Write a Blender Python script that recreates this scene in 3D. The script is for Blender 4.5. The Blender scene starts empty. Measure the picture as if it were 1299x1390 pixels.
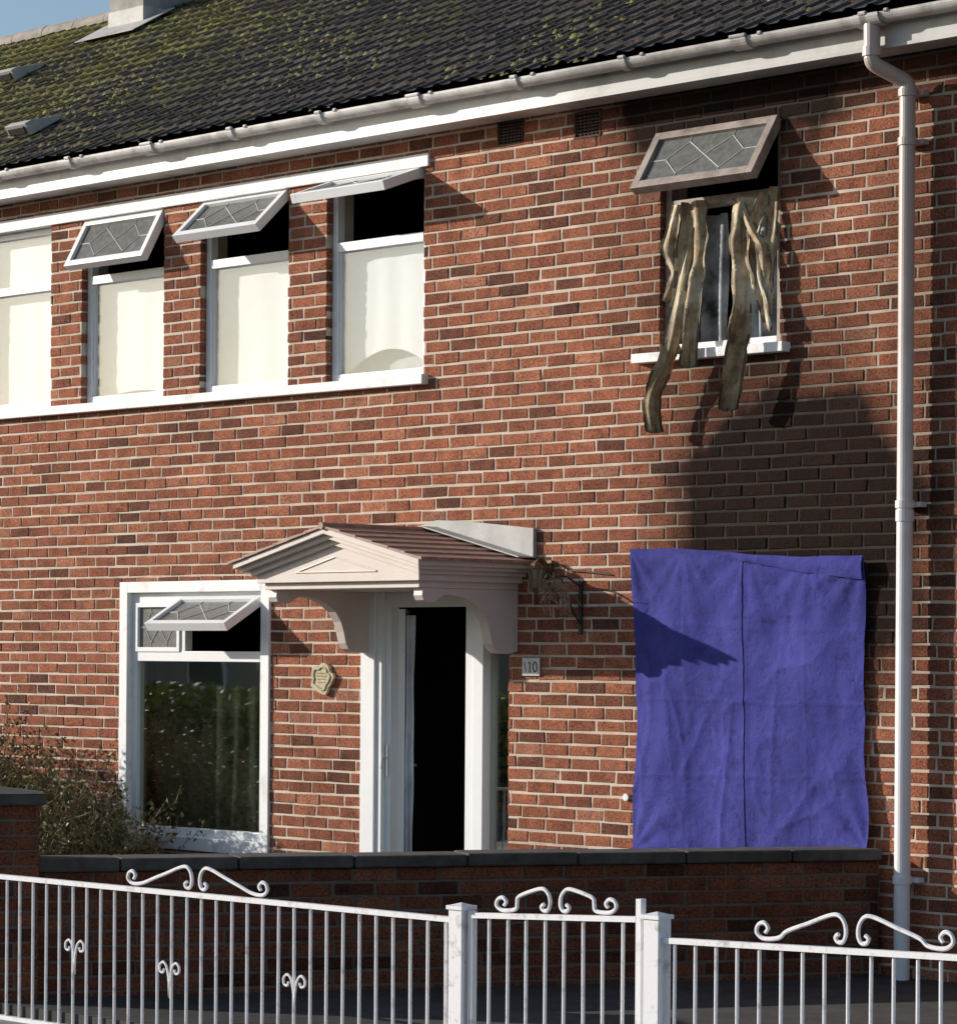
import bpy, math, random
from mathutils import Vector, Matrix, noise
random.seed(7)
R=random.uniform
sc=bpy.context.scene

# ---------------------------------------------------------------- materials
def nodes(name):
    m=bpy.data.materials.new(name); m.use_nodes=True
    nt=m.node_tree; return m,nt,nt.nodes['Principled BSDF']
def N(nt,t,**k):
    n=nt.nodes.new(t)
    for a,v in k.items(): setattr(n,a,v)
    return n
def ramp(nt,stops,src):
    r=N(nt,'ShaderNodeValToRGB'); e=r.color_ramp.elements
    while len(e)>1: e.remove(e[-1])
    e[0].position=stops[0][0]; e[0].color=(*stops[0][1],1)
    for p,c in stops[1:]:
        x=e.new(p); x.color=(*c,1)
    nt.links.new(src,r.inputs[0]); return r
def noise_n(nt,scale,detail=4,rough=.55,vec=None,dist=0):
    n=N(nt,'ShaderNodeTexNoise'); n.inputs['Scale'].default_value=scale
    n.inputs['Detail'].default_value=detail; n.inputs['Roughness'].default_value=rough
    n.inputs['Distortion'].default_value=dist
    if vec is None:
        t=N(nt,'ShaderNodeTexCoord'); vec=t.outputs['Object']
    nt.links.new(vec,n.inputs['Vector']); return n
def mth(nt,op,a,b=None,clamp=False):
    n=N(nt,'ShaderNodeMath',operation=op); n.use_clamp=clamp
    for i,v in enumerate((a,b)):
        if v is None: continue
        if isinstance(v,(int,float)): n.inputs[i].default_value=v
        else: nt.links.new(v,n.inputs[i])
    return n.outputs[0]
def mixc(nt,f,a,b,mode='MIX'):
    n=N(nt,'ShaderNodeMix',data_type='RGBA',blend_type=mode)
    for idx,v in ((0,f),(6,a),(7,b)):
        if isinstance(v,(int,float)): n.inputs[idx].default_value=v
        elif isinstance(v,tuple): n.inputs[idx].default_value=(*v,1)
        else: nt.links.new(v,n.inputs[idx])
    return n.outputs[2]
def bump(nt,b,h,strength,dist):
    n=N(nt,'ShaderNodeBump'); n.inputs['Strength'].default_value=strength; n.inputs['Distance'].default_value=dist
    nt.links.new(h,n.inputs['Height']); nt.links.new(n.outputs[0],b.inputs['Normal'])
def soot_mask(nt):
    t=N(nt,'ShaderNodeTexCoord'); s=N(nt,'ShaderNodeSeparateXYZ'); nt.links.new(t.outputs['Object'],s.inputs[0])
    n=noise_n(nt,1.7,5,.6,t.outputs['Object']); 
    nf=mth(nt,'MULTIPLY',mth(nt,'SUBTRACT',n.outputs['Fac'],.5),.75)
    out=None
    for cx,cz,rx,rz,sharp,g in ((2.5,2.35,1.15,1.10,2.3,1.0),(2.25,3.0,1.0,.95,1.4,.8),(1.95,4.98,1.15,.62,2.4,1.0),(1.9,4.1,.95,1.2,1.5,.45),(3.2,5.0,2.2,.42,1.8,.88),(3.4,3.4,.65,2.4,1.2,.5)):
        a=mth(nt,'POWER',mth(nt,'DIVIDE',mth(nt,'SUBTRACT',s.outputs[0],cx),rx),2)
        c=mth(nt,'POWER',mth(nt,'DIVIDE',mth(nt,'SUBTRACT',s.outputs[2],cz),rz),2)
        d=mth(nt,'ADD',mth(nt,'SQRT',mth(nt,'ADD',a,c)),nf)
        v=mth(nt,'MULTIPLY',mth(nt,'MULTIPLY',mth(nt,'SUBTRACT',1.12,d),sharp,True),g)
        out=v if out is None else mth(nt,'MAXIMUM',out,v)
    return out
def simple(name,c1,c2,scale=5,rough=.6,bs=0,bscale=40,lo=.35,hi=.7,metal=0,detail=6,soot=0):
    m,nt,b=nodes(name)
    n=noise_n(nt,scale,detail,.65)
    r=ramp(nt,[(lo,c1),(hi,c2)],n.outputs['Fac']); c=r.outputs[0]
    if soot: c=mixc(nt,mth(nt,'MULTIPLY',soot_mask(nt),soot),c,(.05,.042,.036))
    nt.links.new(c,b.inputs['Base Color'])
    b.inputs['Roughness'].default_value=rough; b.inputs['Metallic'].default_value=metal
    if bs:
        n2=noise_n(nt,bscale,4); bump(nt,b,n2.outputs['Fac'],bs,.004)
    return m
def brick_mat(name,soot=True,dark=1.0):
    m,nt,b=nodes(name)
    a=N(nt,'ShaderNodeAttribute',attribute_name='rnd')
    k=dark
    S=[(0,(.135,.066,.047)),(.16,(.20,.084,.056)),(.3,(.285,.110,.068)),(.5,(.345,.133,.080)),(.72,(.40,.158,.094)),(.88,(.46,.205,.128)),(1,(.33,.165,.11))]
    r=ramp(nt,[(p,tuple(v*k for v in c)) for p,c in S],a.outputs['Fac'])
    n1=noise_n(nt,75,5,.75); n2=noise_n(nt,9,4); n3=noise_n(nt,.8,3)
    sp=ramp(nt,[(.34,(.26,.26,.27)),(.48,(1,1,1)),(.66,(1.6,1.5,1.42))],n1.outputs['Fac'])
    c=mixc(nt,1.0,r.outputs[0],sp.outputs[0],'MULTIPLY')
    w=ramp(nt,[(.3,(.70,.71,.74)),(.65,(1.16,1.13,1.1))],n2.outputs['Fac'])
    c=mixc(nt,1.0,c,w.outputs[0],'MULTIPLY')
    w=ramp(nt,[(.35,(.84,.84,.86)),(.65,(1.1,1.08,1.05))],n3.outputs['Fac'])
    c=mixc(nt,1.0,c,w.outputs[0],'MULTIPLY')
    if soot:
        c=mixc(nt,mth(nt,'MULTIPLY',soot_mask(nt),.96),c,(.009,.007,.0065))
    nt.links.new(c,b.inputs['Base Color']); b.inputs['Roughness'].default_value=.92
    b.inputs['Specular IOR Level'].default_value=.08
    h=mth(nt,'ADD',n1.outputs['Fac'],mth(nt,'MULTIPLY',n2.outputs['Fac'],.8))
    bump(nt,b,h,1.0,.010)
    return m
def mortar_mat(name,soot=True,k=1.0):
    m,nt,b=nodes(name)
    n=noise_n(nt,3,6,.7); n1=noise_n(nt,120,3)
    r=ramp(nt,[(.3,(.44*k,.35*k,.27*k)),(.6,(.70*k,.60*k,.49*k))],n.outputs['Fac']); c=r.outputs[0]
    if soot: c=mixc(nt,mth(nt,'MULTIPLY',soot_mask(nt),.95),c,(.014,.011,.010))
    nt.links.new(c,b.inputs['Base Color']); b.inputs['Roughness'].default_value=.95
    b.inputs['Specular IOR Level'].default_value=.1
    bump(nt,b,n1.outputs['Fac'],.6,.004); return m

M_brick=brick_mat('brick_clay'); M_mortar=mortar_mat('mortar')
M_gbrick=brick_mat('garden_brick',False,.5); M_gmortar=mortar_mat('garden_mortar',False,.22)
M_white=simple('white_upvc',(.89,.89,.90),(.83,.83,.83),4,.35,lo=.3)
M_paint=simple('weathered_white_paint',(.60,.58,.55),(.87,.865,.86),7,.6,.25,30,.28,.46)
M_gutter=simple('gutter_plastic',(.40,.37,.34),(.80,.77,.74),6,.45,.1,30,.32,.55,soot=.4)
M_canopy=simple('canopy_cream',(.66,.56,.50),(.76,.66,.60),3,.45,.08,20)
M_ctile=simple('canopy_tile',(.28,.16,.12),(.46,.28,.21),14,.6,.4,60)
M_flash=simple('lead_flashing',(.36,.35,.33),(.54,.52,.49),5,.6,.3,15)
M_burn=simple('smoke_stained_upvc',(.12,.09,.07),(.42,.34,.30),5,.55,.2,25,.3,.62)
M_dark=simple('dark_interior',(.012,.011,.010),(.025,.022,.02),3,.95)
M_cop=simple('concrete_coping',(.045,.04,.036),(.10,.09,.08),9,.9,.6,40)
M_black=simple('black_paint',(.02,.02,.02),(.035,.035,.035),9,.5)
M_iron=simple('white_painted_iron',(.44,.40,.39),(.80,.79,.81),16,.4,.2,60,.28,.45)
M_bronze=simple('bronze',(.13,.085,.045),(.24,.16,.08),20,.45,.2,60,metal=.5)
M_amber=simple('lamp_glass',(.30,.24,.14),(.42,.34,.22),12,.15)
M_cream=simple('cream_stone',(.40,.33,.20),(.66,.58,.42),28,.8,.8,60)
M_tile=simple('white_ceramic',(.70,.69,.65),(.80,.79,.76),9,.2)
M_lead=simple('lead_cames',(.50,.50,.50),(.62,.62,.62),12,.5)
M_vent=simple('terracotta_vent',(.05,.03,.025),(.09,.05,.04),15,.85,.3)
M_asphalt=simple('asphalt',(.04,.04,.042),(.065,.065,.065),40,.9,.6,200)
M_pave=simple('concrete_paving',(.16,.155,.145),(.25,.24,.225),8,.9,.4,90)
M_ground=simple('grass_ground',(.03,.045,.015),(.07,.08,.03),12,.95,.6,60)
M_soil=simple('garden_concrete',(.035,.032,.028),(.07,.065,.058),5,.95,.5,60)
M_twig=simple('twig_bark',(.20,.12,.07),(.46,.33,.21),18,.85)
M_net=simple('net_curtain',(.20,.215,.17),(.30,.31,.25),3,.9)
M_netw=simple('white_curtain',(.42,.44,.47),(.68,.70,.72),4,.9)
M_netb=simple('smoke_stained_curtain',(.05,.05,.05),(.50,.54,.58),3.2,.9,lo=.36,hi=.6)
M_ridge=simple('ridge_clay',(.24,.21,.18),(.42,.37,.32),6,.85,.4)

M_pipe,nt,b=nodes('downpipe_plastic')
t=N(nt,'ShaderNodeTexCoord'); s=N(nt,'ShaderNodeSeparateXYZ'); nt.links.new(t.outputs['Object'],s.inputs[0])
n=noise_n(nt,5,5,.7)
f=mth(nt,'ADD',mth(nt,'MULTIPLY',mth(nt,'SUBTRACT',s.outputs[2],1.6),.45),mth(nt,'SUBTRACT',n.outputs['Fac'],.5),True)
nt.links.new(mixc(nt,f,(.80,.79,.81),(.50,.41,.37)),b.inputs['Base Color']); b.inputs['Roughness'].default_value=.4

M_roof,nt,b=nodes('roof_tile')
n=noise_n(nt,5.5,8,.75); n2=noise_n(nt,1.0,4,.6); n3=noise_n(nt,60,4)
base=ramp(nt,[(.3,(.030,.023,.020)),(.6,(.072,.055,.047)),(.75,(.14,.11,.09))],n3.outputs['Fac'])
s=N(nt,'ShaderNodeSeparateXYZ'); t=N(nt,'ShaderNodeTexCoord'); nt.links.new(t.outputs['Object'],s.inputs[0])
xl=mth(nt,'MULTIPLY',mth(nt,'SUBTRACT',-2.0,s.outputs[0]),.036)
mm=mth(nt,'ADD',mth(nt,'ADD',mth(nt,'MULTIPLY',n.outputs['Fac'],1.0),mth(nt,'MULTIPLY',n2.outputs['Fac'],.8)),xl)
mask=mth(nt,'MULTIPLY',mth(nt,'SUBTRACT',mm,.93),4.5,True)
moss=ramp(nt,[(.35,(.085,.075,.022)),(.65,(.25,.215,.045))],n3.outputs['Fac'])
nt.links.new(mixc(nt,mask,base.outputs[0],moss.outputs[0]),b.inputs['Base Color'])
b.inputs['Roughness'].default_value=.9
bump(nt,b,mth(nt,'ADD',n3.outputs['Fac'],mask),.7,.012)

M_tarp,nt,b=nodes('blue_fabric')
n=noise_n(nt,2.2,6,.7); n3=noise_n(nt,11,6,.75); n4=noise_n(nt,400,2)
r=ramp(nt,[(.32,(.050,.052,.235)),(.5,(.066,.067,.315)),(.7,(.082,.084,.37))],n.outputs['Fac'])
d=ramp(nt,[(.30,(.45,.45,.43)),(.45,(1,1,1)),(.62,(1,1,1)),(.75,(1.25,1.22,1.12))],n3.outputs['Fac'])
nt.links.new(mixc(nt,.75,r.outputs[0],mixc(nt,1.0,r.outputs[0],d.outputs[0],'MULTIPLY')),b.inputs['Base Color'])
b.inputs['Roughness'].default_value=.9; b.inputs['Specular IOR Level'].default_value=.2
bump(nt,b,mth(nt,'ADD',n4.outputs['Fac'],mth(nt,'MULTIPLY',n3.outputs['Fac'],4.0)),.8,.006)
M_seam=simple('seam_thread',(.015,.018,.07),(.035,.04,.17),30,.9)

M_rag,nt,b=nodes('scorched_fabric')
n=noise_n(nt,3.5,6,.7); n2=noise_n(nt,30,4)
a=N(nt,'ShaderNodeAttribute',attribute_name='rnd')
r=ramp(nt,[(.33,(.08,.045,.022)),(.43,(.34,.22,.11)),(.53,(.52,.40,.25)),(.66,(.70,.62,.50))],n.outputs['Fac'])
nt.links.new(mixc(nt,a.outputs['Fac'],r.outputs[0],(.045,.028,.016)),b.inputs['Base Color']); b.inputs['Roughness'].default_value=.7
bump(nt,b,n2.outputs['Fac'],.5,.006)

M_blind=simple('white_blind',(.66,.68,.70),(.76,.78,.79),1.2,.6)
def glassmat(name,trc,fac,rough=.015,wav=.08,gc=(.93,.96,.93)):
    m=bpy.data.materials.new(name); m.use_nodes=True
    nt=m.node_tree; nt.nodes.clear()
    o=N(nt,'ShaderNodeOutputMaterial'); mx=N(nt,'ShaderNodeMixShader'); tr=N(nt,'ShaderNodeBsdfTransparent'); gl=N(nt,'ShaderNodeBsdfGlossy')
    tr.inputs[0].default_value=(*trc,1); gl.inputs[0].default_value=(*gc,1); gl.inputs['Roughness'].default_value=rough
    mx.inputs[0].default_value=fac
    nt.links.new(tr.outputs[0],mx.inputs[1]); nt.links.new(gl.outputs[0],mx.inputs[2]); nt.links.new(mx.outputs[0],o.inputs[0])
    n=noise_n(nt,1.2,2); bp=N(nt,'ShaderNodeBump'); bp.inputs['Strength'].default_value=wav; bp.inputs['Distance'].default_value=.02
    nt.links.new(n.outputs['Fac'],bp.inputs['Height']); nt.links.new(bp.outputs[0],gl.inputs['Normal']); return m
M_glass=glassmat('window_glass',(.72,.75,.71),.30)
M_glassu=glassmat('upper_glass',(.95,.95,.95),.12,wav=.04,gc=(.85,.9,.95))
M_sashg=simple('obscured_glass',(.12,.12,.115),(.20,.20,.19),25,.22,.4,120)
def leafmat(name,c1,c2,sc_=3):
    m,nt,b=nodes(name)
    a=N(nt,'ShaderNodeAttribute',attribute_name='rnd')
    r=ramp(nt,[(0,c1),(1,c2)],a.outputs['Fac']); nt.links.new(r.outputs[0],b.inputs['Base Color'])
    b.inputs['Roughness'].default_value=.6; return m
M_leaf=leafmat('shrub_leaf',(.07,.08,.02),(.28,.24,.08))
M_hleaf=leafmat('hedge_leaf',(.08,.10,.012),(.40,.38,.06))

# ---------------------------------------------------------------- mesh builder
class MB:
    def __init__(s): s.v=[];s.f=[];s.m=[];s.r=[];s.mats=[];s.M=None;s.cr=.5
    def mi(s,m):
        if m not in s.mats: s.mats.append(m)
        return s.mats.index(m)
    def add(s,vs,fs,mat):
        o=len(s.v)
        for p in vs:
            p=Vector(p)
            if s.M is not None: p=s.M@p
            s.v.append(p)
        i=s.mi(mat)
        for f in fs:
            s.f.append([o+k for k in f]); s.m.append(i); s.r.append(s.cr)
    def box(s,x0,x1,y0,y1,z0,z1,mat):
        s.add([(x0,y0,z0),(x1,y0,z0),(x1,y1,z0),(x0,y1,z0),(x0,y0,z1),(x1,y0,z1),(x1,y1,z1),(x0,y1,z1)],
          [(0,3,2,1),(4,5,6,7),(0,1,5,4),(1,2,6,5),(2,3,7,6),(3,0,4,7)],mat)
    def prism_y(s,poly,y0,y1,mat):
        n=len(poly)
        s.add([(x,y0,z) for x,z in poly]+[(x,y1,z) for x,z in poly],
          [tuple(range(n)),tuple(range(2*n-1,n-1,-1))]+[(i,i+n,(i+1)%n+n,(i+1)%n) for i in range(n)],mat)
    def prism_x(s,poly,x0,x1,mat):
        n=len(poly)
        s.add([(x0,y,z) for y,z in poly]+[(x1,y,z) for y,z in poly],
          [tuple(range(n)),tuple(range(2*n-1,n-1,-1))]+[(i,i+n,(i+1)%n+n,(i+1)%n) for i in range(n)],mat)
    def tube(s,pts,r,mat,n=8,cap=True):
        pts=[Vector(p) for p in pts]; rs=r if isinstance(r,list) else [r]*len(pts)
        up=None; rings=[]
        for i,p in enumerate(pts):
            d=(pts[min(i+1,len(pts)-1)]-pts[max(i-1,0)])
            if d.length<1e-9: d=Vector((0,0,1))
            d.normalize()
            if up is None:
                up=d.cross(Vector((0,1,0)) if abs(d.y)<.9 else Vector((1,0,0))).normalized()
            else:
                up=up-d*up.dot(d)
                if up.length<1e-6: up=d.cross(Vector((0.3,1,0.2)))
                up.normalize()
            w=d.cross(up)
            rings.append([p+(up*math.cos(2*math.pi*k/n)+w*math.sin(2*math.pi*k/n))*rs[i] for k in range(n)])
        vs=[q for rg in rings for q in rg]; fs=[]
        for i in range(len(pts)-1):
            for k in range(n):
                fs.append((i*n+k,i*n+(k+1)%n,(i+1)*n+(k+1)%n,(i+1)*n+k))
        if cap: fs+= [tuple(range(n-1,-1,-1)),tuple((len(pts)-1)*n+k for k in range(n))]
        s.add(vs,fs,mat)
    def obj(s,name,parent=None,smooth=False,bevel=0,rnd=False,loc=None,rotz=0,recalc=True):
        me=bpy.data.meshes.new(name); me.from_pydata([tuple(p) for p in s.v],[],s.f)
        for m in s.mats: me.materials.append(m)
        me.polygons.foreach_set('material_index',s.m)
        if smooth: me.polygons.foreach_set('use_smooth',[True]*len(s.f))
        if rnd:
            a=me.attributes.new('rnd','FLOAT','FACE'); a.data.foreach_set('value',s.r)
        me.update()
        if recalc:
            import bmesh
            bm=bmesh.new(); bm.from_mesh(me); bmesh.ops.recalc_face_normals(bm,faces=bm.faces); bm.to_mesh(me); bm.free()
        o=bpy.data.objects.new(name,me); sc.collection.objects.link(o)
        if parent: o.parent=parent
        if loc: o.location=loc
        o.rotation_euler[2]=rotz
        if bevel:
            b=o.modifiers.new('bevel','BEVEL'); b.width=bevel; b.segments=2; b.limit_method='ANGLE'; b.angle_limit=math.radians(50)
        return o
def empty(name):
    e=bpy.data.objects.new(name,None); sc.collection.objects.link(e); return e
def catmull(P,n=6):
    P=[Vector(p) for p in P]; out=[]
    for i in range(len(P)-1):
        p0=P[max(i-1,0)];p1=P[i];p2=P[i+1];p3=P[min(i+2,len(P)-1)]
        for k in range(n):
            t=k/n
            out.append(.5*((2*p1)+(p2-p0)*t+(2*p0-5*p1+4*p2-p3)*t*t+(3*p1-p0-3*p2+p3)*t**3))
    out.append(P[-1]); return out
def rsub(rects,op):
    out=[]; a0,a1,b0,b1=op
    for (x0,x1,z0,z1) in rects:
        if a1<=x0 or a0>=x1 or b1<=z0 or b0>=z1: out.append((x0,x1,z0,z1)); continue
        if x0<a0: out.append((x0,a0,z0,z1))
        if x1>a1: out.append((a1,x1,z0,z1))
        m0=max(x0,a0); m1=min(x1,a1)
        if z0<b0: out.append((m0,m1,z0,b0))
        if z1>b1: out.append((m0,m1,b1,z1))
    return out
def brickwork(mb,ops,u0,u1,z0,z1,depth,mat,rough=1.0,jt=.0065):
    k=0; z=z0
    while z<z1-.02:
        za=z+jt; zb=min(z+.075-jt,z1)
        wob=R(-.001,.001)
        x=u0-(k%2)*.1125-R(0,.012)
        while x<u1:
            w=.225+R(-.006,.006)
            rects=[(max(x+jt,u0),min(x+w-jt,u1),za+wob,zb+wob)]
            if rects[0][1]-rects[0][0]>.02:
                for op in ops: rects=rsub(rects,op)
                mb.cr=min(1,max(0,random.gauss(.53,.18)))
                if random.random()<.08: mb.cr=R(0,.18)
                for (a,b,c,d) in rects:
                    if b-a<.015 or d-c<.012: continue
                    p=R(-.0025,.0025)*rough; e=.0035; j=lambda: R(-.0030,.0030)*rough
                    cs=[(a+j(),c+j()),(b+j(),c+j()),(b+j(),d+j()),(a+j(),d+j())]
                    mx_,mz_=(a+b)/2,(c+d)/2
                    inn=[(q[0]+(e if q[0]<mx_ else -e),q[1]+(e if q[1]<mz_ else -e)) for q in cs]
                    vs=[(q[0],p+R(-.001,.001),q[1]) for q in inn]+[(q[0],p+.004,q[1]) for q in cs]+[(q[0],depth,q[1]) for q in cs]
                    fs=[(0,1,2,3)]+[(i+4,(i+1)%4+4,(i+1)%4,i) for i in range(4)]+[(i+8,(i+1)%4+8,(i+1)%4+4,i+4) for i in range(4)]
                    mb.add(vs,fs,mat)
            x+=w
        z+=.075; k+=1

# ---------------------------------------------------------------- house
house=empty('brick_house')
WL,WR=-13.0,8.0
HEAD=4.69; SILL=3.40
W0=(-5.24,-4.333); W1=(-3.974,-3.065); W2=(-2.673,-1.781); W3=(-1.408,-.506); WS=(1.46,2.346)
GW=(-3.50,-1.927,.32,2.14); DR=(-1.03,.255,-.4,2.06)
wins=[W0,W1,W2,W3]+[(-7.1,-6.2),(-8.4,-7.5)]
ops=[(a,b,SILL-.01,HEAD+.01) for a,b in wins]
ops+=[(WL-1,-.466,3.335,SILL),(WL-1,-.46,HEAD,4.775)]
ops+=[(WS[0],WS[1],SILL-.01,4.66),(1.306,2.42,3.345,SILL)]
ops+=[GW,DR,(.133,.351,4.745,4.895),(.772,.986,4.715,4.87)]
ops+=[(5.0,5.9,3.4,4.66)]
mb=MB(); brickwork(mb,ops,WL,WR,-.3,4.98,.10,M_brick)
mb.obj('brick_wall',house,rnd=True,recalc=False)
mb=MB(); rects=[(WL,WR,-.35,4.98)]
for a,b,c,d in ops: rects=rsub(rects,(a-.006,b+.006,c-.006,d+.006))
for a,b,c,d in rects: mb.box(a,b,.0048,.24,c,d,M_mortar)
mb.obj('mortar_bed',house)
mb=MB()
for a,b,c,d in ((.133,.351,4.745,4.895),(.772,.986,4.715,4.87)):
    mb.box(a-.01,b+.01,.03,.09,c-.01,d+.01,M_black)
    for i in range(8):
        z=c+(d-c)*(i+.5)/8; mb.box(a+.012,b-.012,.004,.03,z-.004,z+.004,M_vent)
    for i in range(7):
        x=a+(b-a)*(i+.5)/7; mb.box(x-.004,x+.004,.006,.031,c+.012,d-.012,M_vent)
    mb.box(a,a+.012,-.004,.03,c,d,M_vent); mb.box(b-.012,b,-.004,.03,c,d,M_vent)
    mb.box(a+.0125,b-.0125,-.004,.03,c,c+.011,M_vent); mb.box(a+.0125,b-.0125,-.004,.03,d-.011,d,M_vent)
mb.obj('air_bricks',house)
mb=MB()
mb.box(WL,-.460,-.055,.09,3.336,3.398,M_paint)
mb.box(WL,-.452,-.022,.09,HEAD+.002,4.774,M_paint)
mb.box(1.300,2.425,-.07,.10,3.347,3.402,M_paint)
mb.obj('sills_and_lintel',house,bevel=.004)

def sash(mb,x0,W,zh,L,ang,mat,y=.035,fw=.045,glass=M_sashg):
    mb.M=Matrix.Translation((x0,y,zh))@Matrix.Rotation(-math.radians(ang),4,'X')
    mb.box(0,fw,-.03,.03,-L,0,mat); mb.box(W-fw,W,-.03,.03,-L,0,mat)
    mb.box(fw,W-fw,-.03,.03,-fw,0,mat); mb.box(fw,W-fw,-.03,.03,-L,-L+fw,mat)
    mb.box(fw,W-fw,-.008,.008,-L+fw,-fw,glass)
    gw=W-2*fw; gh=L-2*fw
    P=[[(0,.5),(.14,.5)],[(.14,.5),(.3,.12),(.5,.5),(.3,.88),(.14,.5)],[(.5,.5),(.7,.12),(.86,.5),(.7,.88),(.5,.5)],[(.86,.5),(1,.5)],
       [(.3,0),(.3,.12)],[(.3,.88),(.3,1)],[(.7,0),(.7,.12)],[(.7,.88),(.7,1)]]
    for pl in P:
        for (a,b),(c,d) in zip(pl,pl[1:]):
            p=Vector((fw+a*gw,-.010,-L+fw+b*gh)); q=Vector((fw+c*gw,-.010,-L+fw+d*gh))
            mb.tube([p,q],.0038,M_lead,4)
    mb.M=None
def cloth(mb,x0,x1,z0,z1,y,mat,amp,per,NX=60,NZ=14,seed=0,ragged=0,arc=0):
    vs=[];fs=[]
    for j in range(NZ+1):
        for i in range(NX+1):
            u=i/NX;v=j/NZ; x=x0+(x1-x0)*u
            zz=z0+(z1-z0)*v
            if arc: zz=z0+arc*(1-(2*u-1)**2)+(z1-z0-arc*(1-(2*u-1)**2))*v
            if ragged and j==0: zz+=noise.noise(Vector((u*9,seed,0)))*ragged
            yy=y+math.sin(x*2*math.pi/per+noise.noise(Vector((x*4,zz*1.2,seed)))*2.5)*amp*(1.1-v*.4)
            vs.append((x+noise.noise(Vector((x*3,zz*3,seed+5)))*.01,yy,zz))
    for j in range(NZ):
        for i in range(NX):
            k=j*(NX+1)+i; fs.append((k,k+1,k+NX+2,k+NX+1))
    mb.add(vs,fs,mat)
def upper_window(name,a,b,ang,L=.385,closed=False,head=HEAD,arc=0):
    mb=MB(); y0,y1=.05,.11; fw=.052; z0,z1=SILL,head-.002; T=4.27
    mb.box(a+.003,a+fw,y0,y1,z0,z1,M_white); mb.box(b-fw,b-.003,y0,y1,z0,z1,M_white)
    mb.box(a+fw,b-fw,y0,y1,z0,z0+fw,M_white); mb.box(a+fw,b-fw,y0,y1,z1-fw*.8,z1,M_white)
    mb.box(a+fw,b-fw,y0-.004,y1,T-.03,T+.03,M_white)
    for q in ((a+fw,a+fw+.012,z0+fw,T-.03),(b-fw-.012,b-fw,z0+fw,T-.03)): mb.box(q[0],q[1],y0+.015,y1-.01,q[2],q[3],M_white)
    mb.box(a+fw,b-fw,y0+.03,y0+.036,z0+fw-.005,T-.02,M_glassu)
    if closed: mb.box(a+fw,b-fw,y0+.03,y0+.036,T+.02,z1-.03,M_glassu)
    mb.obj(name,house,bevel=.003)
    m3=MB(); top=(z1-.05 if closed else T-.0)
    cloth(m3,a+.03,b-.03,z0+.03,top,y1+.03,M_blind,.0025,.31,NX=40,NZ=12,seed=a,arc=arc)
    m3.box(a+.01,b-.01,y1+.11,y1+.115,z0,top,M_netw)
    m3.obj(name+'_blind',house,smooth=False,recalc=False)
    if not closed:
        m2=MB(); sash(m2,a+.02,b-a-.04,z1-.012,L,ang,M_white); m2.obj(name+'_sash',house,bevel=.002)
upper_window('window',*W0,0,closed=True); upper_window('window_a',*W1,29,arc=.05); upper_window('window_b',*W2,47,arc=.03); upper_window('window_c',*W3,70,arc=.17)
upper_window('window_d',-7.1,-6.2,0,closed=True); upper_window('window_e',-8.4,-7.5,0,closed=True); upper_window('window_f',5.0,5.9,0,closed=True,head=4.66)
# burnt window
mb=MB(); a,b=WS; y0,y1=.04,.10; fw=.05; z1=4.655; T=4.25
mb.box(a+.003,a+fw,y0,y1,SILL+.003,z1,M_burn); mb.box(b-fw,b-.003,y0,y1,SILL+.003,z1,M_burn)
mb.box(a+fw,b-fw,y0,y1,SILL+.003,SILL+fw,M_white); mb.box(a+fw,b-fw,y0,y1,z1-fw,z1,M_burn); mb.box(a+fw,b-fw,y0,y1,T-.03,T+.03,M_burn)
sash(mb,a-.02,b-a+.02,z1-.0,.41,33,M_burn,y=.0,fw=.052)
mb.obj('burnt_window_frame',house,bevel=.003)
mb=MB(); cloth(mb,a+.04,a+.34,3.42,4.2,.20,M_netb,.03,.12,seed=1); cloth(mb,a+.38,b-.02,3.42,4.22,.26,M_netb,.035,.16,seed=3)
mb.obj('burnt_window_curtain',house,smooth=True,recalc=False)

# ground floor window
mb=MB(); a,b,c,d=GW; Y0,Y1=-.018,.05
mb.box(a,a+.085,Y0,Y1,c,d,M_paint); mb.box(b-.085,b,Y0,Y1,c,d,M_paint)
mb.box(a+.085,b-.085,Y0,Y1,d-.075,d,M_paint); mb.box(a+.085,b-.085,Y0,Y1,c,c+.09,M_paint)
ai,bi,ci,di=a+.085,b-.085,c+.09,d-.075; y0,y1=.03,.09; fw=.055
mb.box(ai,ai+fw,y0,y1,ci,di,M_white); mb.box(bi-fw,bi,y0,y1,ci,di,M_white)
mb.box(ai+fw,bi-fw,y0,y1,ci,ci+fw,M_white); mb.box(ai+fw,bi-fw,y0,y1,di-fw-.02,di,M_white)
T=1.63; mb.box(ai+fw,bi-fw,y0-.006,y1,T-.035,T+.035,M_white)
xm=a+.63; mb.box(xm-.03,xm+.03,y0-.003,y1,T+.035,di-fw-.02,M_white)
mb.box(ai+fw,bi-fw,y0+.03,y0+.036,ci+fw,T-.03,M_glass)
m2=MB(); sash(m2,ai+fw-.01,xm-.02-(ai+fw-.01),di-.07,.335,0,M_white,y=.045,fw=.03); 
sash(m2,xm+.0,bi-.03-xm,di-.055,.37,60,M_white,y=.03,fw=.042)
m2.obj('ground_window_sash',house,bevel=.002)
mb.obj('ground_window',house,bevel=.004)
mb=MB(); cloth(mb,ai-.08,bi+.08,.2,1.60,.30,M_net,.022,.17,NX=140,seed=7); cloth(mb,bi-.24,bi+.06,.2,1.62,.20,M_netw,.02,.10,seed=12)
mb.obj('ground_window_curtain',house,smooth=True,recalc=False)

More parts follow.
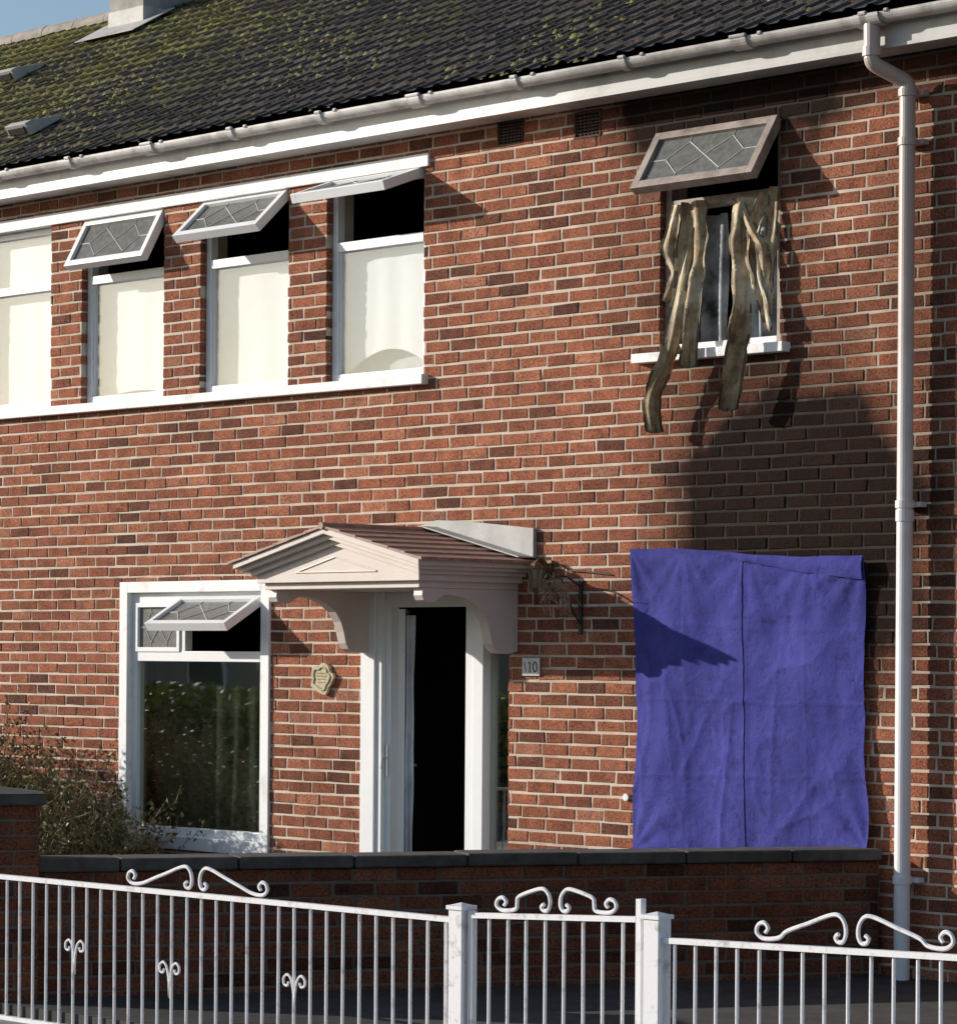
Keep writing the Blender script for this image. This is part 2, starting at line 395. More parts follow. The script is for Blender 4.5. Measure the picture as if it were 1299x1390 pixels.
# interior shell
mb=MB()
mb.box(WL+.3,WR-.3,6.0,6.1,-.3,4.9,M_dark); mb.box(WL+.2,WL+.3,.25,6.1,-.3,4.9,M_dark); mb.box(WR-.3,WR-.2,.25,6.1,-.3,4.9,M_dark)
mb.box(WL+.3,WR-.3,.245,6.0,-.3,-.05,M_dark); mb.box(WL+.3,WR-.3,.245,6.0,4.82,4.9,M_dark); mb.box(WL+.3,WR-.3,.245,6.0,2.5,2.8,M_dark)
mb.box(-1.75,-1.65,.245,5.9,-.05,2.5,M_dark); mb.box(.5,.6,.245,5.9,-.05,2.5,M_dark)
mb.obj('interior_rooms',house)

# door set
mb=MB()
mb.box(-1.028,-.90,-.03,.09,-.3,2.055,M_white)
mb.box(-.90,-.85,-.012,.09,-.3,2.055,M_white)
mb.box(-.85,-.80,.02,.09,-.3,2.055,M_white)
mb.box(-.80,-.10,.02,.09,1.95,2.055,M_white)
mb.box(-.10,-.03,-.012,.09,-.3,2.055,M_white); mb.box(-.03,.06,-.02,.09,-.3,2.055,M_white)
mb.box(.236,.253,.03,.09,-.3,2.055,M_white); mb.box(.06,.236,.03,.09,1.97,2.055,M_white); mb.box(.06,.236,.03,.09,-.3,.05,M_white)
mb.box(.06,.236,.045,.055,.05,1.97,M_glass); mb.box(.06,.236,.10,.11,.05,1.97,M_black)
mb.box(-.80,-.10,.0,.25,-.35,-.02,M_cop)
mb.obj('door_frame',house,bevel=.004)
mb=MB(); mb.M=Matrix.Translation((-.785,.10,0))@Matrix.Rotation(math.radians(134),4,'Z')
mb.box(0,.78,-.022,.022,0,1.94,M_white)
for zz in ((.2,.85),(1.05,1.78)):
    mb.box(.12,.66,-.032,-.0225,zz[0],zz[1],M_white)
mb.tube([(.70,-.03,.93),(.70,-.07,.93),(.60,-.07,.93)],.010,M_lead,8); mb.box(.685,.72,-.034,-.0226,.82,1.05,M_lead)
mb.M=None; mb.obj('front_door',house,bevel=.004)
mb=MB(); cloth(mb,-.80,-.70,-.0,1.9,.13,M_netw,.014,.05,NX=16,NZ=20,seed=4); mb.obj('door_curtain',house,smooth=True,recalc=False)
mb=MB(); mb.box(-.835,-.815,.008,.0195,.88,1.08,M_lead); mb.tube([(-.825,.01,1.0),(-.825,-.03,1.0),(-.825,-.035,.93)],.007,M_lead,8)
mb.obj('door_handle',house)

# canopy
mb=MB(); uL,uR,uc=-1.168,.481,-.3435; ez,az=2.205,2.405; sl=(az-ez)/(uc-uL)
def zl(x,off): return ez+sl*(min(x-uL,uR-x))-off
levels=[(0,.035,.0),(.035,.065,.035),(.065,.10,.075)]
for t0,t1,ins in levels:
    x0,x1=uL+ins,uR-ins; Y=-.975+ins
    poly=[(x0,zl(x0,t1)),(uc,zl(uc,t1)),(x1,zl(x1,t1)),(x1,zl(x1,t0)),(uc,zl(uc,t0)),(x0,zl(x0,t0))]
    mb.prism_y(poly,Y,-.002,M_canopy)
for ins,zb,t0 in ((.105,2.085,.10),(.14,2.045,.125)):
    x0,x1=uL+ins,uR-ins
    mb.prism_y([(x0,zb),(x1,zb),(x1,zl(x1,t0)),(uc,zl(uc,t0)),(x0,zl(x0,t0))],-.975+ins,-.003-ins*.01,M_canopy)
tri=[(uc-.36,2.145),(uc+.36,2.145),(uc,2.235)]
for p,q in zip(tri,tri[1:]+tri[:1]): mb.tube([(p[0],-.872,p[1]),(q[0],-.872,q[1])],.006,M_canopy,6)
prof=[(-.002,2.044),(-.80,2.044),(-.805,2.0),(-.79,1.972),(-.75,1.958),(-.70,1.962),(-.66,1.985),(-.62,2.005),(-.55,2.005),(-.46,1.99),(-.38,1.96),(-.31,1.915),(-.265,1.855),(-.24,1.79),(-.222,1.72),(-.20,1.685),(-.16,1.665),(-.08,1.66),(-.002,1.675)]
for x0 in (.262,-1.03):
    mb.prism_x(prof,x0,x0+.075,M_canopy)
mb.obj('canopy_body',house,bevel=.004)
mb=MB()
n=6
for side in (-1,1):
    for i in range(n):
        h0=.84*(i)/n; h1=.84*(i+1)/n+.02
        xa=uc+side*h0; xb=uc+side*h1
        za=az-sl*h0+.006; zb=az-sl*h1+.018
        poly=[(xa,za-.004),(xb,zb-.014),(xb,zb+.004),(xa,za+.006)]
        if side<0: poly=poly[::-1]
        for k in range(6):
            y0=-.99+k*.165+(.08 if i%2 else 0)
            mb.prism_y(poly,max(y0,-.99)+.002,min(y0+.163,-.01),M_ctile) if y0<-.02 else None
        if i%2: mb.prism_y(poly,-.99,-.912,M_ctile)
mb.tube([(uc,-.995,az+.012),(uc,-.01,az+.012)],.022,M_ctile,10)
mb.obj('canopy_tiles',house)
mb=MB()
mb.prism_y([(-1.2,2.20),(uc,2.40),(.49,2.235),(.49,2.415),(-.12,2.475),(uc,2.485),(-1.2,2.30)],-.035,-.004,M_flash)
mb.M=Matrix.Translation((uc,0,az+.02))@Matrix.Rotation(math.atan(sl),4,'Y')
mb.box(0,.85,-.16,-.03,.012,.02,M_flash)
mb.M=Matrix.Translation((uc,0,az+.02))@Matrix.Rotation(-math.atan(sl),4,'Y')
mb.box(-.85,0,-.16,-.03,.012,.02,M_flash); mb.M=None
mb.obj('canopy_flashing',house)

# roof
pit=math.atan(.571); cs,sn=math.cos(pit),math.sin(pit)
RX0,RX1=-18.0,8.2; dx=.025; nx=int((RX1-RX0)/dx)
mb=MB(); vs=[]; fs=[]; ncr=22; clen=4.32/ncr
rows=[]
for j in range(ncr):
    for e in (0,1):
        rows.append((j,e))
for (j,e) in rows:
    sd=j*clen+(0 if e==0 else clen-.001)
    for i in range(nx+1):
        x=RX0+i*dx; ph=(x/.15)%1.0
        h=.018*max(0,math.sin(ph*math.pi*2))**.8+.004
        tid=int(x/.30+(j%2)*.5)
        h+= (.024 if e==0 else .002)+ noise.noise(Vector((tid*3.3,j*7.7,1)))*.010
        sdd=sd+(noise.noise(Vector((tid*1.7,j*3.1,9)))*.018 if e==0 else 0)
        vs.append((x,-.27+sdd*cs-h*sn,5.085+sdd*sn+h*cs))
for r in range(len(rows)-1):
    for i in range(nx):
        k=r*(nx+1)+i; fs.append((k,k+1,k+nx+2,k+nx+1))
mb.add(vs,fs,M_roof)
ry=-.27+4.32*cs; rz=5.085+4.32*sn
mb.add([(RX0,ry,rz),(RX1,ry,rz),(RX1,ry+4,rz-2.28),(RX0,ry+4,rz-2.28)],[(0,1,2,3)],M_roof)
mb.add([(RX0,-.26,5.06),(RX1,-.26,5.06),(RX1,ry,rz-.03),(RX0,ry,rz-.03)],[(0,1,2,3)],M_black)
mb.obj('roof',house,recalc=False)
mb=MB(); x=RX0
while x<RX1:
    mb.tube([(x+.005,ry,rz-.02+R(-.006,.006)),(x+.445,ry,rz-.02+R(-.006,.006))],.105,M_ridge,14); x+=.45
mb.obj('ridge_tiles',house)
mb=MB()
M_moss=leafmat('moss',(.09,.078,.022),(.26,.225,.05))
def on_roof(x,s,h=0): return Vector((x,-.27+s*cs-h*sn,5.085+s*sn+h*cs))
for i in range(14000):
    x=R(-12,7.5); s=int(R(0,ncr))*clen+R(-.02,.08)
    dens=noise.noise(Vector((x*.7,s*.9,3)))+.28*noise.noise(Vector((x*3,s*3,8)))+(-x-2)*.04
    if dens<R(-.15,.45) or s<.0: continue
    r=R(.010,.028); p=on_roof(x,s,.018); mb.cr=R(0,1)
    k=6; vsx=[p+Vector((math.cos(t*math.tau/k)*r*R(.7,1.6),math.sin(t*math.tau/k)*r*cs,math.sin(t*math.tau/k)*r*sn)) for t in range(k)]
    top=on_roof(x,s,.018+r*R(.5,.9))
    mb.add(vsx+[top],[(t,(t+1)%k,k) for t in range(k)],M_moss)
mb.obj('roof_moss',house,smooth=True,rnd=True,recalc=False)
mb=MB()
for x,s in ((-5.14,.86),(-7.6,2.78)):
    mb.M=Matrix.Translation(on_roof(x,s,.03))@Matrix.Rotation(pit,4,'X')
    mb.prism_x([(-.16,0),(.18,0),(.18,.02),(-.10,.10),(-.17,.10)],-.13,.13,M_flash)
    mb.box(-.10,.10,-.178,-.165,.02,.08,M_black)
mb.M=None; mb.obj('roof_vents',house,bevel=.006)
mb=MB(); 
M_chim=simple('rendered_chimney',(.24,.22,.20),(.42,.40,.37),4,.85,.5,25)
mb.box(-7.46,-7.0,2.95,3.6,6.5,8.6,M_chim); mb.box(-7.51,-6.95,2.90,3.65,8.601,8.7,M_chim)
mb.box(-7.468,-6.992,2.942,3.608,6.5,7.12,M_flash)
for x in (-7.23,):
    mb.tube([(x,3.12,8.7),(x,3.12,9.1)],[.12,.10],M_ridge,14); mb.tube([(x,3.43,8.7),(x,3.43,9.1)],[.12,.10],M_ridge,14)
mb.M=Matrix.Translation(on_roof(-7.23,3.62,.055))@Matrix.Rotation(pit,4,'X')
mb.box(-.40,.40,-.16,.35,0,.008,M_flash); mb.M=None
mb.obj('chimney',house,bevel=.006)

# fascia, soffit, gutter
mb=MB()
M_fasc=simple('fascia_board',(.50,.47,.44),(.82,.80,.78),3,.45,lo=.3,hi=.5,soot=.5)
mb.box(WL,WR,-.215,-.195,4.885,5.06,M_fasc)
for i in range(4): mb.box(WL,WR,-.193+i*.049,-.147+i*.049,4.895,4.905,M_fasc)
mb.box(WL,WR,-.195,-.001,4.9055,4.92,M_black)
mb.box(WL,WR,-.227,-.2155,4.885,4.905,M_fasc)
mb.obj('fascia_and_soffit',house,bevel=.002)
mb=MB(); GY,GZ=-.285,5.058; ro,ri=.052,.047
def gprof(ro,ri,n=12):
    p=[(GY+ro*math.cos(math.pi+math.pi*i/n),GZ+ro*math.sin(math.pi+math.pi*i/n)) for i in range(n+1)]
    p+=[(GY+ri*math.cos(-math.pi*i/n),GZ+ri*math.sin(-math.pi*i/n)) for i in range(n+1)]
    return p
def gut(x0,x1,ro,ri):
    P=gprof(ro,ri); n=len(P)
    mb.add([(x0,y,z) for y,z in P]+[(x1,y,z) for y,z in P],[(i,(i+1)%n,(i+1)%n+n,i+n) for i in range(n)],M_gutter)
    h=n//2
    for o_ in (0,n):
        mb.add([((x0 if o_==0 else x1),y,z) for y,z in P],[(i,i+1,n-2-i,n-1-i) for i in range(h-1)],M_gutter)
gut(WL,WR,ro,ri)
x=-12.3
while x<8:
    w=.022 if int(round(x/.86))%3 else .055
    gut(x-w,x+w,.064,.0525); mb.tube([(x-w,GY-.060,GZ+.004),(x+w,GY-.060,GZ+.004)],.012,M_gutter,8)
    mb.tube([(x+.14,GY-.052,GZ+.003),(x+.16,GY-.052,GZ+.003)],.011,M_gutter,8); x+=.86
gut(3.12,3.28,.064,.0525)
mb.obj('gutter',house)
mb=MB()
mb.tube([(3.2,GY,5.01),(3.2,GY,4.87)],[.046,.044],M_pipe,16)
mb.tube([(3.2,GY,4.89),(3.2,GY,4.84)],.052,M_pipe,16)
mb.tube(catmull([(3.2,GY,4.86),(3.2,GY,4.82),(3.215,GY+.03,4.79),(3.28,-.13,4.73),(3.297,-.10,4.70),(3.297,-.10,4.64)],4),.041,M_pipe,16)
mb.tube([(3.297,-.10,4.70),(3.297,-.10,-.25)],.043,M_pipe,20)
for z in (4.66,4.40,2.47,.47):
    mb.tube([(3.297,-.10,z-.02),(3.297,-.10,z+.02)],.051,M_pipe,20); mb.box(3.297-.075,3.297+.075,-.062,-.008,z-.013,z+.013,M_pipe)
mb.tube([(3.297,-.10,2.38),(3.297,-.10,2.44)],.049,M_pipe,20)
mb.obj('downpipe',house,smooth=False)
mb=MB()
mb.tube(catmull([(.56,-.01,2.22),(.66,-.012,2.2),(.78,-.01,2.16),(.9,-.01,2.15),(1.1,-.01,2.13)],4),.005,M_black,6)
mb.tube([(1.235,.0,.83),(1.235,-.02,.83)],.022,M_white,10)
mb.obj('wall_cables',house)

# ---------------------------------------------------------------- things on the wall
mb=MB(); TL=Vector((1.285,0,2.275)); TR=Vector((2.985,0,2.195)); BL=Vector((1.325,0,.53)); BR=Vector((3.03,0,.60))
n=150; vs=[]; fs=[]
for j in range(n+1):
    v=j/n
    for i in range(n+1):
        u=i/n
        p=(TL*(1-u)+TR*u)*(1-v)+(BL*(1-u)+BR*u)*v
        p.z+= .022*math.sin(u*math.pi*2.2)*(1-v)*.6 + noise.noise(Vector((u*5,0,1)))*.014*(1-v)+noise.noise(Vector((u*7,3,1)))*.028*v
        edge=(1-min(1,u*8))*1.0-(1-min(1,(1-u)*8))
        p.x+= edge*(noise.noise(Vector((v*4,1,2)))*.03+.020*math.sin(v*math.pi))
        f=noise.noise(Vector((u*5+v*1.0,v*1.1,0)))*.040+noise.noise(Vector((u*2-v*3,v*3+u*2,7)))*.018
        rdg=1-abs(noise.noise(Vector((u*5+v*1.2,v*1.3,21))))*2; f+=-.016*max(0,rdg)**4*v
        rdg=1-abs(noise.noise(Vector((u*4-v*3,v*4+u*2,31))))*2; f+=-.008*max(0,rdg)**5
        rdg=1-abs(noise.noise(Vector((u*9+v*3,v*7-u*3,47))))*2; f+=-.003*max(0,rdg)**5
        f+=noise.noise(Vector((u*22,v*12,4)))*.0022
        for (cu,cv,am) in ((0,0,.016),(1,0,.016),(.52,0,.009),(.25,0,.008),(.78,0,.008),(0,1,.010),(1,1,.014)):
            dd=math.hypot(u-cu,v-cv); an=math.atan2(v-cv,u-cu)
            f+=am*math.sin(an*12+cu*3)*math.exp(-dd*4.0)*min(1,dd*8)
        for q in (.25,.5,.75): f+=-.0045*math.exp(-((v-q)/.006)**2)
        f+=-.003*math.exp(-((u-.25)/.005)**2)-.003*math.exp(-((u-.76)/.005)**2)
        seam=math.exp(-((u-.505)/.010)**2); f=f*(1-.3*seam)-.005*seam
        p.y=-.048+f*(.5+.5*min(1,v*2.5))
        if p.y>-.010: p.y=-.010
        vs.append(p)
for j in range(n):
    for i in range(n):
        k=j*(n+1)+i; fs.append((k,k+1,k+n+2,k+n+1))
mb.add(vs,fs,M_tarp)
sm=[]
for j in range(0,n+1):
    p=vs[j*(n+1)+int(.505*n)]; sm.append(p+Vector((.003*noise.noise(Vector((j*.2,0,0))),-.001,0)))
mb.tube(sm,.0032,M_seam,6)
fv=[];ff=[]
for i in range(0,61):
    u=i/60; k=int((.45+.55*u)*n); top=vs[k]
    dep=.03+.10*u
    for q in range(4):
        fv.append(Vector((top.x,top.y-.012-.010*math.sin(q/3*math.pi)+noise.noise(Vector((u*8,q,3)))*.008,top.z+.004-dep*q/3)))
for i in range(60):
    for q in range(3): k=i*4+q; ff.append((k,k+1,k+5,k+4))
mb.add(fv,ff,M_tarp)
mb.obj('blue_tarpaulin',smooth=True,recalc=False)

# tattered curtains
mb=MB()
def rib(P,w,tw0,tw1,seed):
    w*=1.35
    Q=catmull(P,12); n=len(Q); vs=[];fs=[];K=8
    for i,p in enumerate(Q):
        t=i/(n-1); an=tw0+(tw1-tw0)*t+noise.noise(Vector((t*4,seed,0)))*1.1
        ww=w*(1-.10*t)*(1+.35*noise.noise(Vector((t*8,seed,5))))
        if i==n-1: ww*=.3
        sv=Vector((math.cos(an),math.sin(an),0)); nv=Vector((-math.sin(an),math.cos(an),0))
        for k in range(K+1):
            q=k/K-.5
            rag=noise.noise(Vector((t*26,seed,k)))*.008 if k in(0,K) else 0
            vs.append(p+sv*(ww*q+rag)+nv*(.14*ww*math.cos(q*7+seed+t*3)+.05*ww*math.sin(q*20+t*9)))
    for i in range(n-1):
        t=i/(n-1)
        for k in range(K):
            ed=noise.noise(Vector((t*9,k*.6,seed+3)))
            e=.75 if (k in (0,K-1) and ed>-.15) else (.35 if ed>.25 else 0.0)
            mb.cr=min(.95,e+max(0,t-.88)*6)
            a_=i*(K+1)+k; mb.add([vs[a_],vs[a_+1],vs[a_+K+2],vs[a_+K+1]],[(0,1,2,3)],M_rag)
def wp(px,y,Y): return (1.46+(px-893)/183+(-Y)*.95,Y,1.65+(892-y)/240)
rib([wp(935,268,-.02),wp(928,330,-.08),wp(918,400,-.12),wp(904,480,-.16),wp(882,535,-.15),wp(886,585,-.12)],.085,.3,.9,1)
rib([wp(914,270,-.02),wp(903,330,-.05),wp(914,365,-.06),wp(902,405,-.07)],.06,.2,.9,2)
rib([wp(944,268,-.03),wp(946,330,-.08),wp(938,410,-.11),wp(930,500,-.14)],.078,.0,.6,3)
rib([wp(1010,272,-.02),wp(1000,330,-.08),wp(1005,400,-.12),wp(996,480,-.16),wp(984,562,-.13)],.10,.2,.8,4)
rib([wp(1036,268,-.02),wp(1018,330,-.06),wp(1026,390,-.08),wp(1040,458,-.10)],.065,.3,-.3,5)
rib([wp(1048,262,-.01),wp(1043,330,-.05),wp(1036,440,-.08)],.05,.2,.7,6)
rib([wp(998,272,-.03),wp(1014,315,-.07),wp(1032,350,-.09),wp(1036,410,-.07)],.055,.1,.6,8)
rib([wp(925,272,-.03),wp(918,330,-.06),wp(922,380,-.08),wp(912,450,-.09),wp(918,478,-.09)],.045,.1,1.0,9)
o=mb.obj('tattered_curtain',smooth=True,rnd=True,recalc=False)
import bmesh
bm=bmesh.new(); bm.from_mesh(o.data); bmesh.ops.remove_doubles(bm,verts=bm.verts,dist=.00005); bm.to_mesh(o.data); bm.free()

# wall lantern
mb=MB(); lx,lz=.60,2.13
mb.box(lx-.03,lx+.03,-.022,-.005,lz-.02,lz+.09,M_bronze)
mb.tube(catmull([(lx,-.02,lz+.06),(lx,-.07,lz+.10),(lx,-.11,lz+.09),(lx,-.12,lz+.06)],5),.007,M_bronze,8)
mb.tube([(lx,-.12,lz+.085),(lx,-.12,lz+.07),(lx,-.12,lz+.035)],[.008,.03,.060],M_bronze,6)
mb.tube([(lx,-.12,lz+.034),(lx,-.12,lz-.075)],[.052,.032],M_amber,6)
mb.tube([(lx,-.12,lz-.075),(lx,-.12,lz-.095),(lx,-.12,lz-.115)],[.036,.02,.006],M_bronze,6)
for k in range(6):
    t=2*math.pi*(k+.5)/6
    mb.tube([(lx+.054*math.cos(t),-.12+.054*math.sin(t),lz+.034),(lx+.034*math.cos(t),-.12+.034*math.sin(t),lz-.078)],.005,M_bronze,4)
mb.obj('wall_lantern')
mb=MB(); bx=.86
mb.box(bx-.012,bx+.012,-.016,-.005,1.78,2.10,M_black)
mb.tube(catmull([(bx,-.012,2.06),(bx,-.15,2.12),(bx,-.26,2.10),(bx,-.28,2.05),(bx,-.25,2.04)],5),.006,M_black,6)
mb.tube(catmull([(bx,-.012,1.84),(bx,-.08,1.92),(bx,-.14,2.03),(bx,-.18,2.11)],5),.006,M_black,6)
for i in range(50):
    p=Vector((bx+R(-.06,.06),-.24+R(-.07,.07),2.06+R(-.03,.03))); 
    q=p+Vector((R(-.1,.1),R(-.08,.08),R(-.12,.06))); r=q+Vector((R(-.04,.04),R(-.03,.03),R(-.09,0)))
    mb.tube([p,q,r],.003,M_twig,3)
mb.obj('hanging_basket_bracket')
mb=MB(); mb.box(.388,.530,-.016,-.005,1.53,1.638,M_tile)
mb.prism_y([(.404,1.610),(.410,1.610),(.424,1.556),(.418,1.556)],-.018,-.0162,M_black)
mb.box(.448,.456,-.018,-.0162,1.553,1.615,M_black); mb.tube([(.440,-.0165,1.603),(.450,-.0165,1.613)],.003,M_black,4); mb.box(.440,.464,-.018,-.0163,1.550,1.5525,M_black)
mb.tube([(.495+.016*math.cos(t*math.tau/16),-.0165,1.583+.030*math.sin(t*math.tau/16)) for t in range(17)],.0042,M_black,6)
mb.obj('house_number_sign',bevel=.0015)
mb=MB(); px_,pz_=-1.40,1.50; P=[]
for k in range(40):
    t=k*math.tau/40; r=1+.10*math.cos(5*t)+.04*math.sin(9*t); P.append((px_+.105*r*math.cos(t),pz_+.090*r*math.sin(t)-(.02*(1-abs(math.cos(t))) if math.sin(t)<0 else 0)))
mb.prism_y(P,-.028,-.005,M_cream)
P2=[(px_+(x-px_)*.72,pz_+(z-pz_)*.72) for x,z in P]; mb.tube([(x,-.03,z) for x,z in P2]+[(P2[0][0],-.03,P2[0][1])],.007,M_cream,6)
for i in range(4):
    w=.05-.006*abs(i-1); mb.tube([(px_-w,-.030,pz_+.03-.02*i),(px_+w,-.030,pz_+.03-.02*i)],.003,M_bronze,4)
mb.obj('wall_plaque',bevel=.004)

# ---------------------------------------------------------------- garden wall
A=Vector((3.12,-.03,0)); B=Vector((.88,-4.21,0)); L=(B-A).length
ang=math.atan2(A.y-B.y,A.x-B.x)
gw=empty('garden_wall')
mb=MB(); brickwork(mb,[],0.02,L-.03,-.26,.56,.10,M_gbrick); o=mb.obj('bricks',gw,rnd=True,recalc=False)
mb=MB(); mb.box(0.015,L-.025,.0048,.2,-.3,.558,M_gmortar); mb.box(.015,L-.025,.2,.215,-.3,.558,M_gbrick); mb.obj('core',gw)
mb=MB(); x=0.0
while x<L-.02:
    w=min(.6,L-.02-x); e=R(-.004,.004); mb.box(x+.003,x+w-.003,-.035+e,.25+e,.562+R(0,.002),.628+R(-.004,.003),M_cop); x+=.6
mb.obj('coping',gw,bevel=.010)
gw.location=(B.x,B.y,0); gw.rotation_euler[2]=ang
pier=empty('gate_pier')
mb=MB()
for k in range(4):
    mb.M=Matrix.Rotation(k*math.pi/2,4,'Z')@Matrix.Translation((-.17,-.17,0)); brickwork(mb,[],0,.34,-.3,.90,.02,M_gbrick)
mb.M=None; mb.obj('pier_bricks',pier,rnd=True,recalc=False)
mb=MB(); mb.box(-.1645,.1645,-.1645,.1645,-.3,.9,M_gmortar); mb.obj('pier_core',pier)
mb=MB(); mb.box(-.20,.20,-.20,.20,.902,.955,M_cop); mb.add([(-.2,-.2,.956),(.2,-.2,.956),(.2,.2,.956),(-.2,.2,.956),(0,0,.985)],[(0,1,4),(1,2,4),(2,3,4),(3,0,4)],M_cop); mb.obj('pier_cap',pier,bevel=.006)
pier.location=(.82,-4.16,0); pier.rotation_euler[2]=ang

# ---------------------------------------------------------------- fence
FY=-4.38
def orn(mb,c,z,W,h,slope=0):
    for sd in (-1,1):
        P=[(.060,.045),(.075,.035),(.066,.018),(.042,.018),(.028,.045),(.034,.085),(.062,.112),(.11,.108),(.2,.078),(.30,.046),(W-.10,.020),(W-.03,.014),(W+.005,.034),(W,.062),(W-.028,.072),(W-.048,.054),(W-.036,.036)]
        if W<.35: P[9]=((.2+W-.1)/2,.05)
        P=[(c+sd*x,FY,z+slope*sd*x+.012+zz*h/.118) for x,zz in P]
        mb.tube(catmull(P,6),.0085,M_iron,6)
def heart(mb,c,z):
    for sd in (-1,1):
        P=[(c+sd*x,FY-.002,z+zz) for x,zz in ((0,-.16),(.004,-.08),(.02,-.02),(.045,.0),(.068,-.015),(.066,-.042),(.045,-.048),(.036,-.03))]
        mb.tube(catmull(P,5),.006,M_iron,6)
def panel(mb,u0,u1,za,zb,zbot=-.12,first=.05):
    zz=lambda u: za+(zb-za)*(u-u0)/(u1-u0)
    for dz,th in ((0,.011),):
        mb.add([(u0,FY-.016,za-th),(u1,FY-.016,zb-th),(u1,FY+.016,zb-th),(u0,FY+.016,za-th),(u0,FY-.016,za+th),(u1,FY-.016,zb+th),(u1,FY+.016,zb+th),(u0,FY+.016,za+th)],
          [(0,3,2,1),(4,5,6,7),(0,1,5,4),(1,2,6,5),(2,3,7,6),(3,0,4,7)],M_iron)
    mb.box(u0,u1,FY-.014,FY+.014,zbot,zbot+.02,M_iron)
    u=u0+first
    while u<u1-.02:
        mb.tube([(u+R(-.003,.003),FY,zz(u)-.008),(u+R(-.002,.002),FY,zbot+.015)],.0072,M_iron,8); u+=.104
def post(mb,u,z,w=.037):
    mb.box(u-w,u+w,FY-w,FY+w,-.25,z-.02,M_iron); mb.box(u-w-.008,u+w+.008,FY-w-.008,FY+w+.008,z-.02,z-.004,M_iron)
    mb.add([(u-w,FY-w,z-.0035),(u+w,FY-w,z-.0035),(u+w,FY+w,z-.0035),(u-w,FY+w,z-.0035),(u,FY,z+.008)],[(0,1,4),(1,2,4),(2,3,4),(3,0,4)],M_iron)
mb=MB(); panel(mb,.72,4.25,.567,.566); orn(mb,2.60,.567,.48,.115); heart(mb,1.72,.30); heart(mb,3.27,.26); heart(mb,2.42,.25)
post(mb,4.292,.632)
mb.obj('metal_fence')
mb=MB(); panel(mb,4.365,5.262,.592,.635,-.10,.09); orn(mb,4.82,.612,.32,.105,.048)
mb.box(4.345,4.368,FY-.015,FY+.015,-.12,.61,M_iron); mb.box(5.262,5.288,FY-.015,FY+.015,-.12,.715,M_iron)
mb.obj('garden_gate')
mb=MB(); post(mb,5.36,.664); panel(mb,5.40,8.2,.564,.64); orn(mb,6.30,.590,.44,.12,.027)
mb.obj('metal_fence.001')
mb=MB(); panel(mb,-6,.55,.567,.567); orn(mb,-1.5,.567,.48,.115); mb.obj('metal_fence.002')

# ---------------------------------------------------------------- shrub
mb=MB()
def twig(p,d,l,r,depth):
    pts=[p]; n=5; q=Vector(p); dd=Vector(d).normalized()
    for i in range(n):
        dd=(dd+Vector((R(-.28,.28),R(-.28,.28),R(-.14,.18)))).normalized(); q=q+dd*l/n; pts.append(q.copy())
        if depth>0 and random.random()<.8:
            twig(q.copy(),dd+Vector((R(-1,1),R(-1,1),R(-.3,.8))),l*R(.35,.6),r*.62,depth-1)
        if depth<=1 and random.random()<.6:
            for _ in range(random.choice((1,2))):
                s=R(.006,.014); a1=Vector((R(-1,1),R(-1,1),R(-1,1))).normalized(); a2=a1.cross(Vector((R(-1,1),R(-1,1),R(-1,1)))).normalized()
                c=q+Vector((R(-.03,.03),R(-.03,.03),R(-.03,.03))); mb.cr=R(0,1)
                mb.add([c-a1*s*1.6,c+a2*s,c+a1*s*1.6,c-a2*s],[(0,1,2,3)],M_leaf)
    mb.cr=.5
    mb.tube(pts,[r*(1-.13*i) for i in range(len(pts))],M_twig,3,False)
for i in range(330):
    t=R(0,1); u=-5.0+2.25*t; Y=R(-1.25,-.35)
    h=(.72+.12*math.sin(t*5+1))*(1 if t<.7 else 1-(t-.7)*1.1)
    twig(Vector((u,Y,-.02)),Vector((R(-.45,.45),R(-.35,.35),1)),R(.7,1.1)*h*1.05,R(.005,.009),2)
mb.obj('shrub',rnd=True,recalc=False)

# ---------------------------------------------------------------- hedge and houses over the road
mb=MB()
mb.box(-34,-7,-12.2,-11.3,-.3,.95,M_ground)
for i in range(15000):
    f=random.random()
    x=R(-34,-7)
    if f<.6: c=Vector((x,-11.25+R(-.08,.12),R(-.2,1.1)))
    else: c=Vector((x,R(-12.3,-11.2),1.0+R(-.1,.2)))
    c.z+=.1*noise.noise(Vector((x*.9,0,0)))
    s=R(.04,.09); a1=Vector((R(-1,1),R(-1,1),R(-1,1))).normalized(); a2=a1.cross(Vector((R(-1,1),R(-1,1),R(-1,1)))).normalized(); mb.cr=R(0,1)
    mb.add([c-a1*s,c+a2*s*.6,c+a1*s,c-a2*s*.6],[(0,1,2,3)],M_hleaf)
mb.obj('hedge',rnd=True,recalc=False)
M_far=simple('far_brick',(.30,.24,.19),(.42,.34,.28),8,.9)
mb=MB(); mb.box(-75,-14,-40,-33,-.3,4.6,M_far)
mb.prism_x([(-41,4.6),(-32.5,4.6),(-36.5,6.6)],-75.3,-13.7,M_cop)
for i in range(14):
    x=-73+i*4.3
    for z in (.8,3.0):
        mb.box(x,x+1.5,-33.0,-32.95,z,z+1.3,M_white); mb.box(x+.1,x+1.4,-32.949,-32.93,z+.1,z+1.2,M_black)
mb.obj('terraced_house')

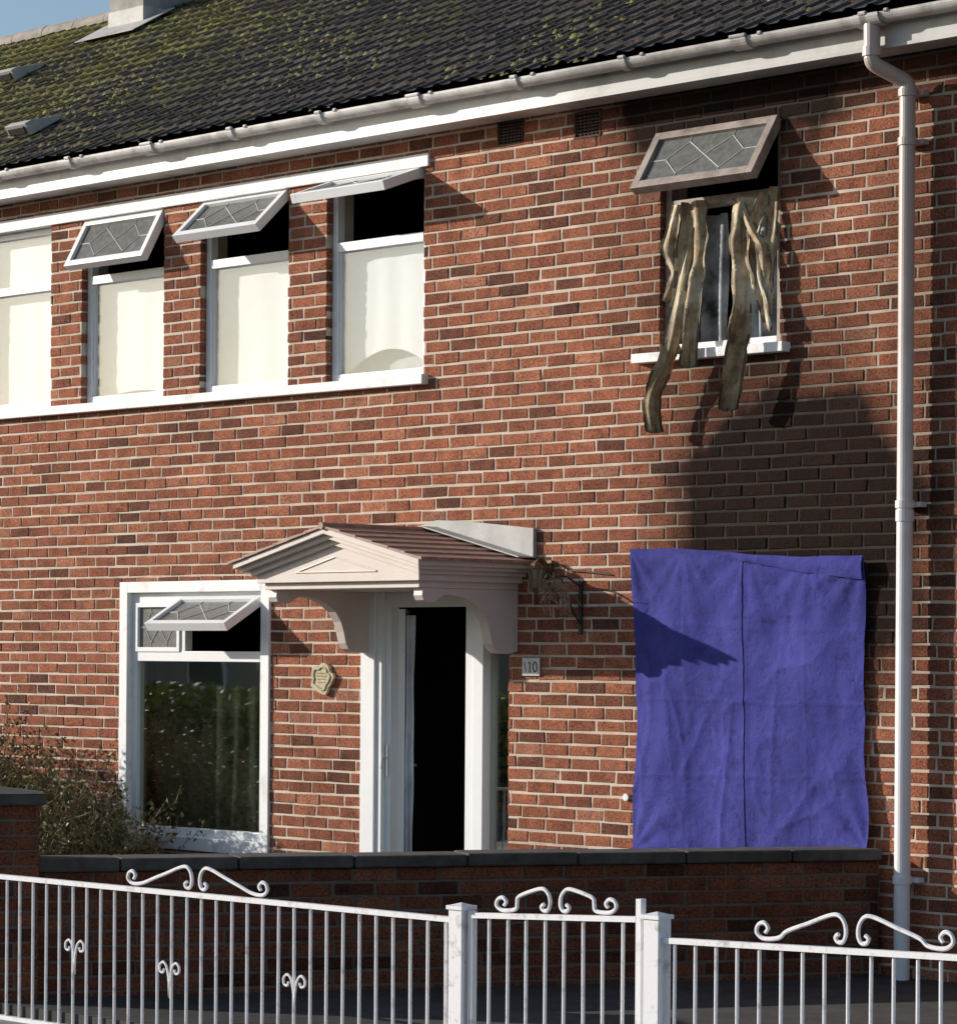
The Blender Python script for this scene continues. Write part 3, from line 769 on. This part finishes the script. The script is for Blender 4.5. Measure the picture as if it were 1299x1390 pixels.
# ---------------------------------------------------------------- ground
mb=MB(); mb.add([(-400,-400,-.32),(400,-400,-.32),(400,400,-.32),(-400,400,-.32)],[(0,1,2,3)],M_ground); mb.obj('ground')
mb=MB(); mb.box(-60,60,-4.3,-.0005,-.315,-.06,M_soil); mb.obj('garden_path')
mb=MB(); mb.box(-60,60,-6.6,-4.302,-.31,-.12,M_pave); mb.box(-60,60,-6.75,-6.602,-.31,-.125,M_cop); mb.obj('pavement')
mb=MB(); mb.add([(-90,-11.0,-.25),(90,-11.0,-.25),(90,-6.7,-.25),(-90,-6.7,-.25)],[(0,1,2,3)],M_asphalt); mb.obj('road')
mb=MB(); mb.box(-60,60,-15,-11.002,-.31,-.13,M_pave); mb.obj('pavement.001')

# ---------------------------------------------------------------- light
Ld=Vector((-1.7,-1.0,.62)).normalized(); elev=math.asin(Ld.z)
w=bpy.data.worlds.new("World"); sc.world=w; w.use_nodes=True; nt=w.node_tree
sk=nt.nodes.new('ShaderNodeTexSky'); sk.sky_type='NISHITA'; sk.sun_disc=False; sk.sun_elevation=elev
sk.sun_rotation=math.atan2(Ld.x,Ld.y)%math.tau; sk.air_density=1; sk.dust_density=.8; sk.ozone_density=1.6
bg=nt.nodes['Background']; bg.inputs[1].default_value=.125; nt.links.new(sk.outputs[0],bg.inputs[0])
sl_=bpy.data.lights.new('sun','SUN'); sl_.energy=5; sl_.angle=math.radians(.5); sl_.color=(1,.94,.85)
so=bpy.data.objects.new('sun',sl_); sc.collection.objects.link(so); so.rotation_euler=Ld.to_track_quat('Z','Y').to_euler()
so.location=(-20,-12,12)

# ---------------------------------------------------------------- camera
th=math.radians(45); D=18.5
d=Vector((-math.sin(th),math.cos(th),0)); r=Vector((math.cos(th),math.sin(th),0)); z=Vector((0,0,1))
roll=.007
up=(z*math.cos(roll)-r*math.sin(roll)); rt=(r*math.cos(roll)+z*math.sin(roll))
cam=bpy.data.cameras.new('camera'); co=bpy.data.objects.new('camera',cam); sc.collection.objects.link(co)
mw=Matrix((rt,up,-d)).transposed().to_4x4(); mw.translation=Vector((0,0,1.65))-d*D
co.matrix_world=mw
cam.sensor_fit='HORIZONTAL'; cam.sensor_width=36; cam.lens=36*4110/1299; cam.shift_y=.150; cam.clip_end=1500
sc.camera=co
sc.view_settings.view_transform='Standard'; sc.view_settings.look='None'; sc.view_settings.exposure=0
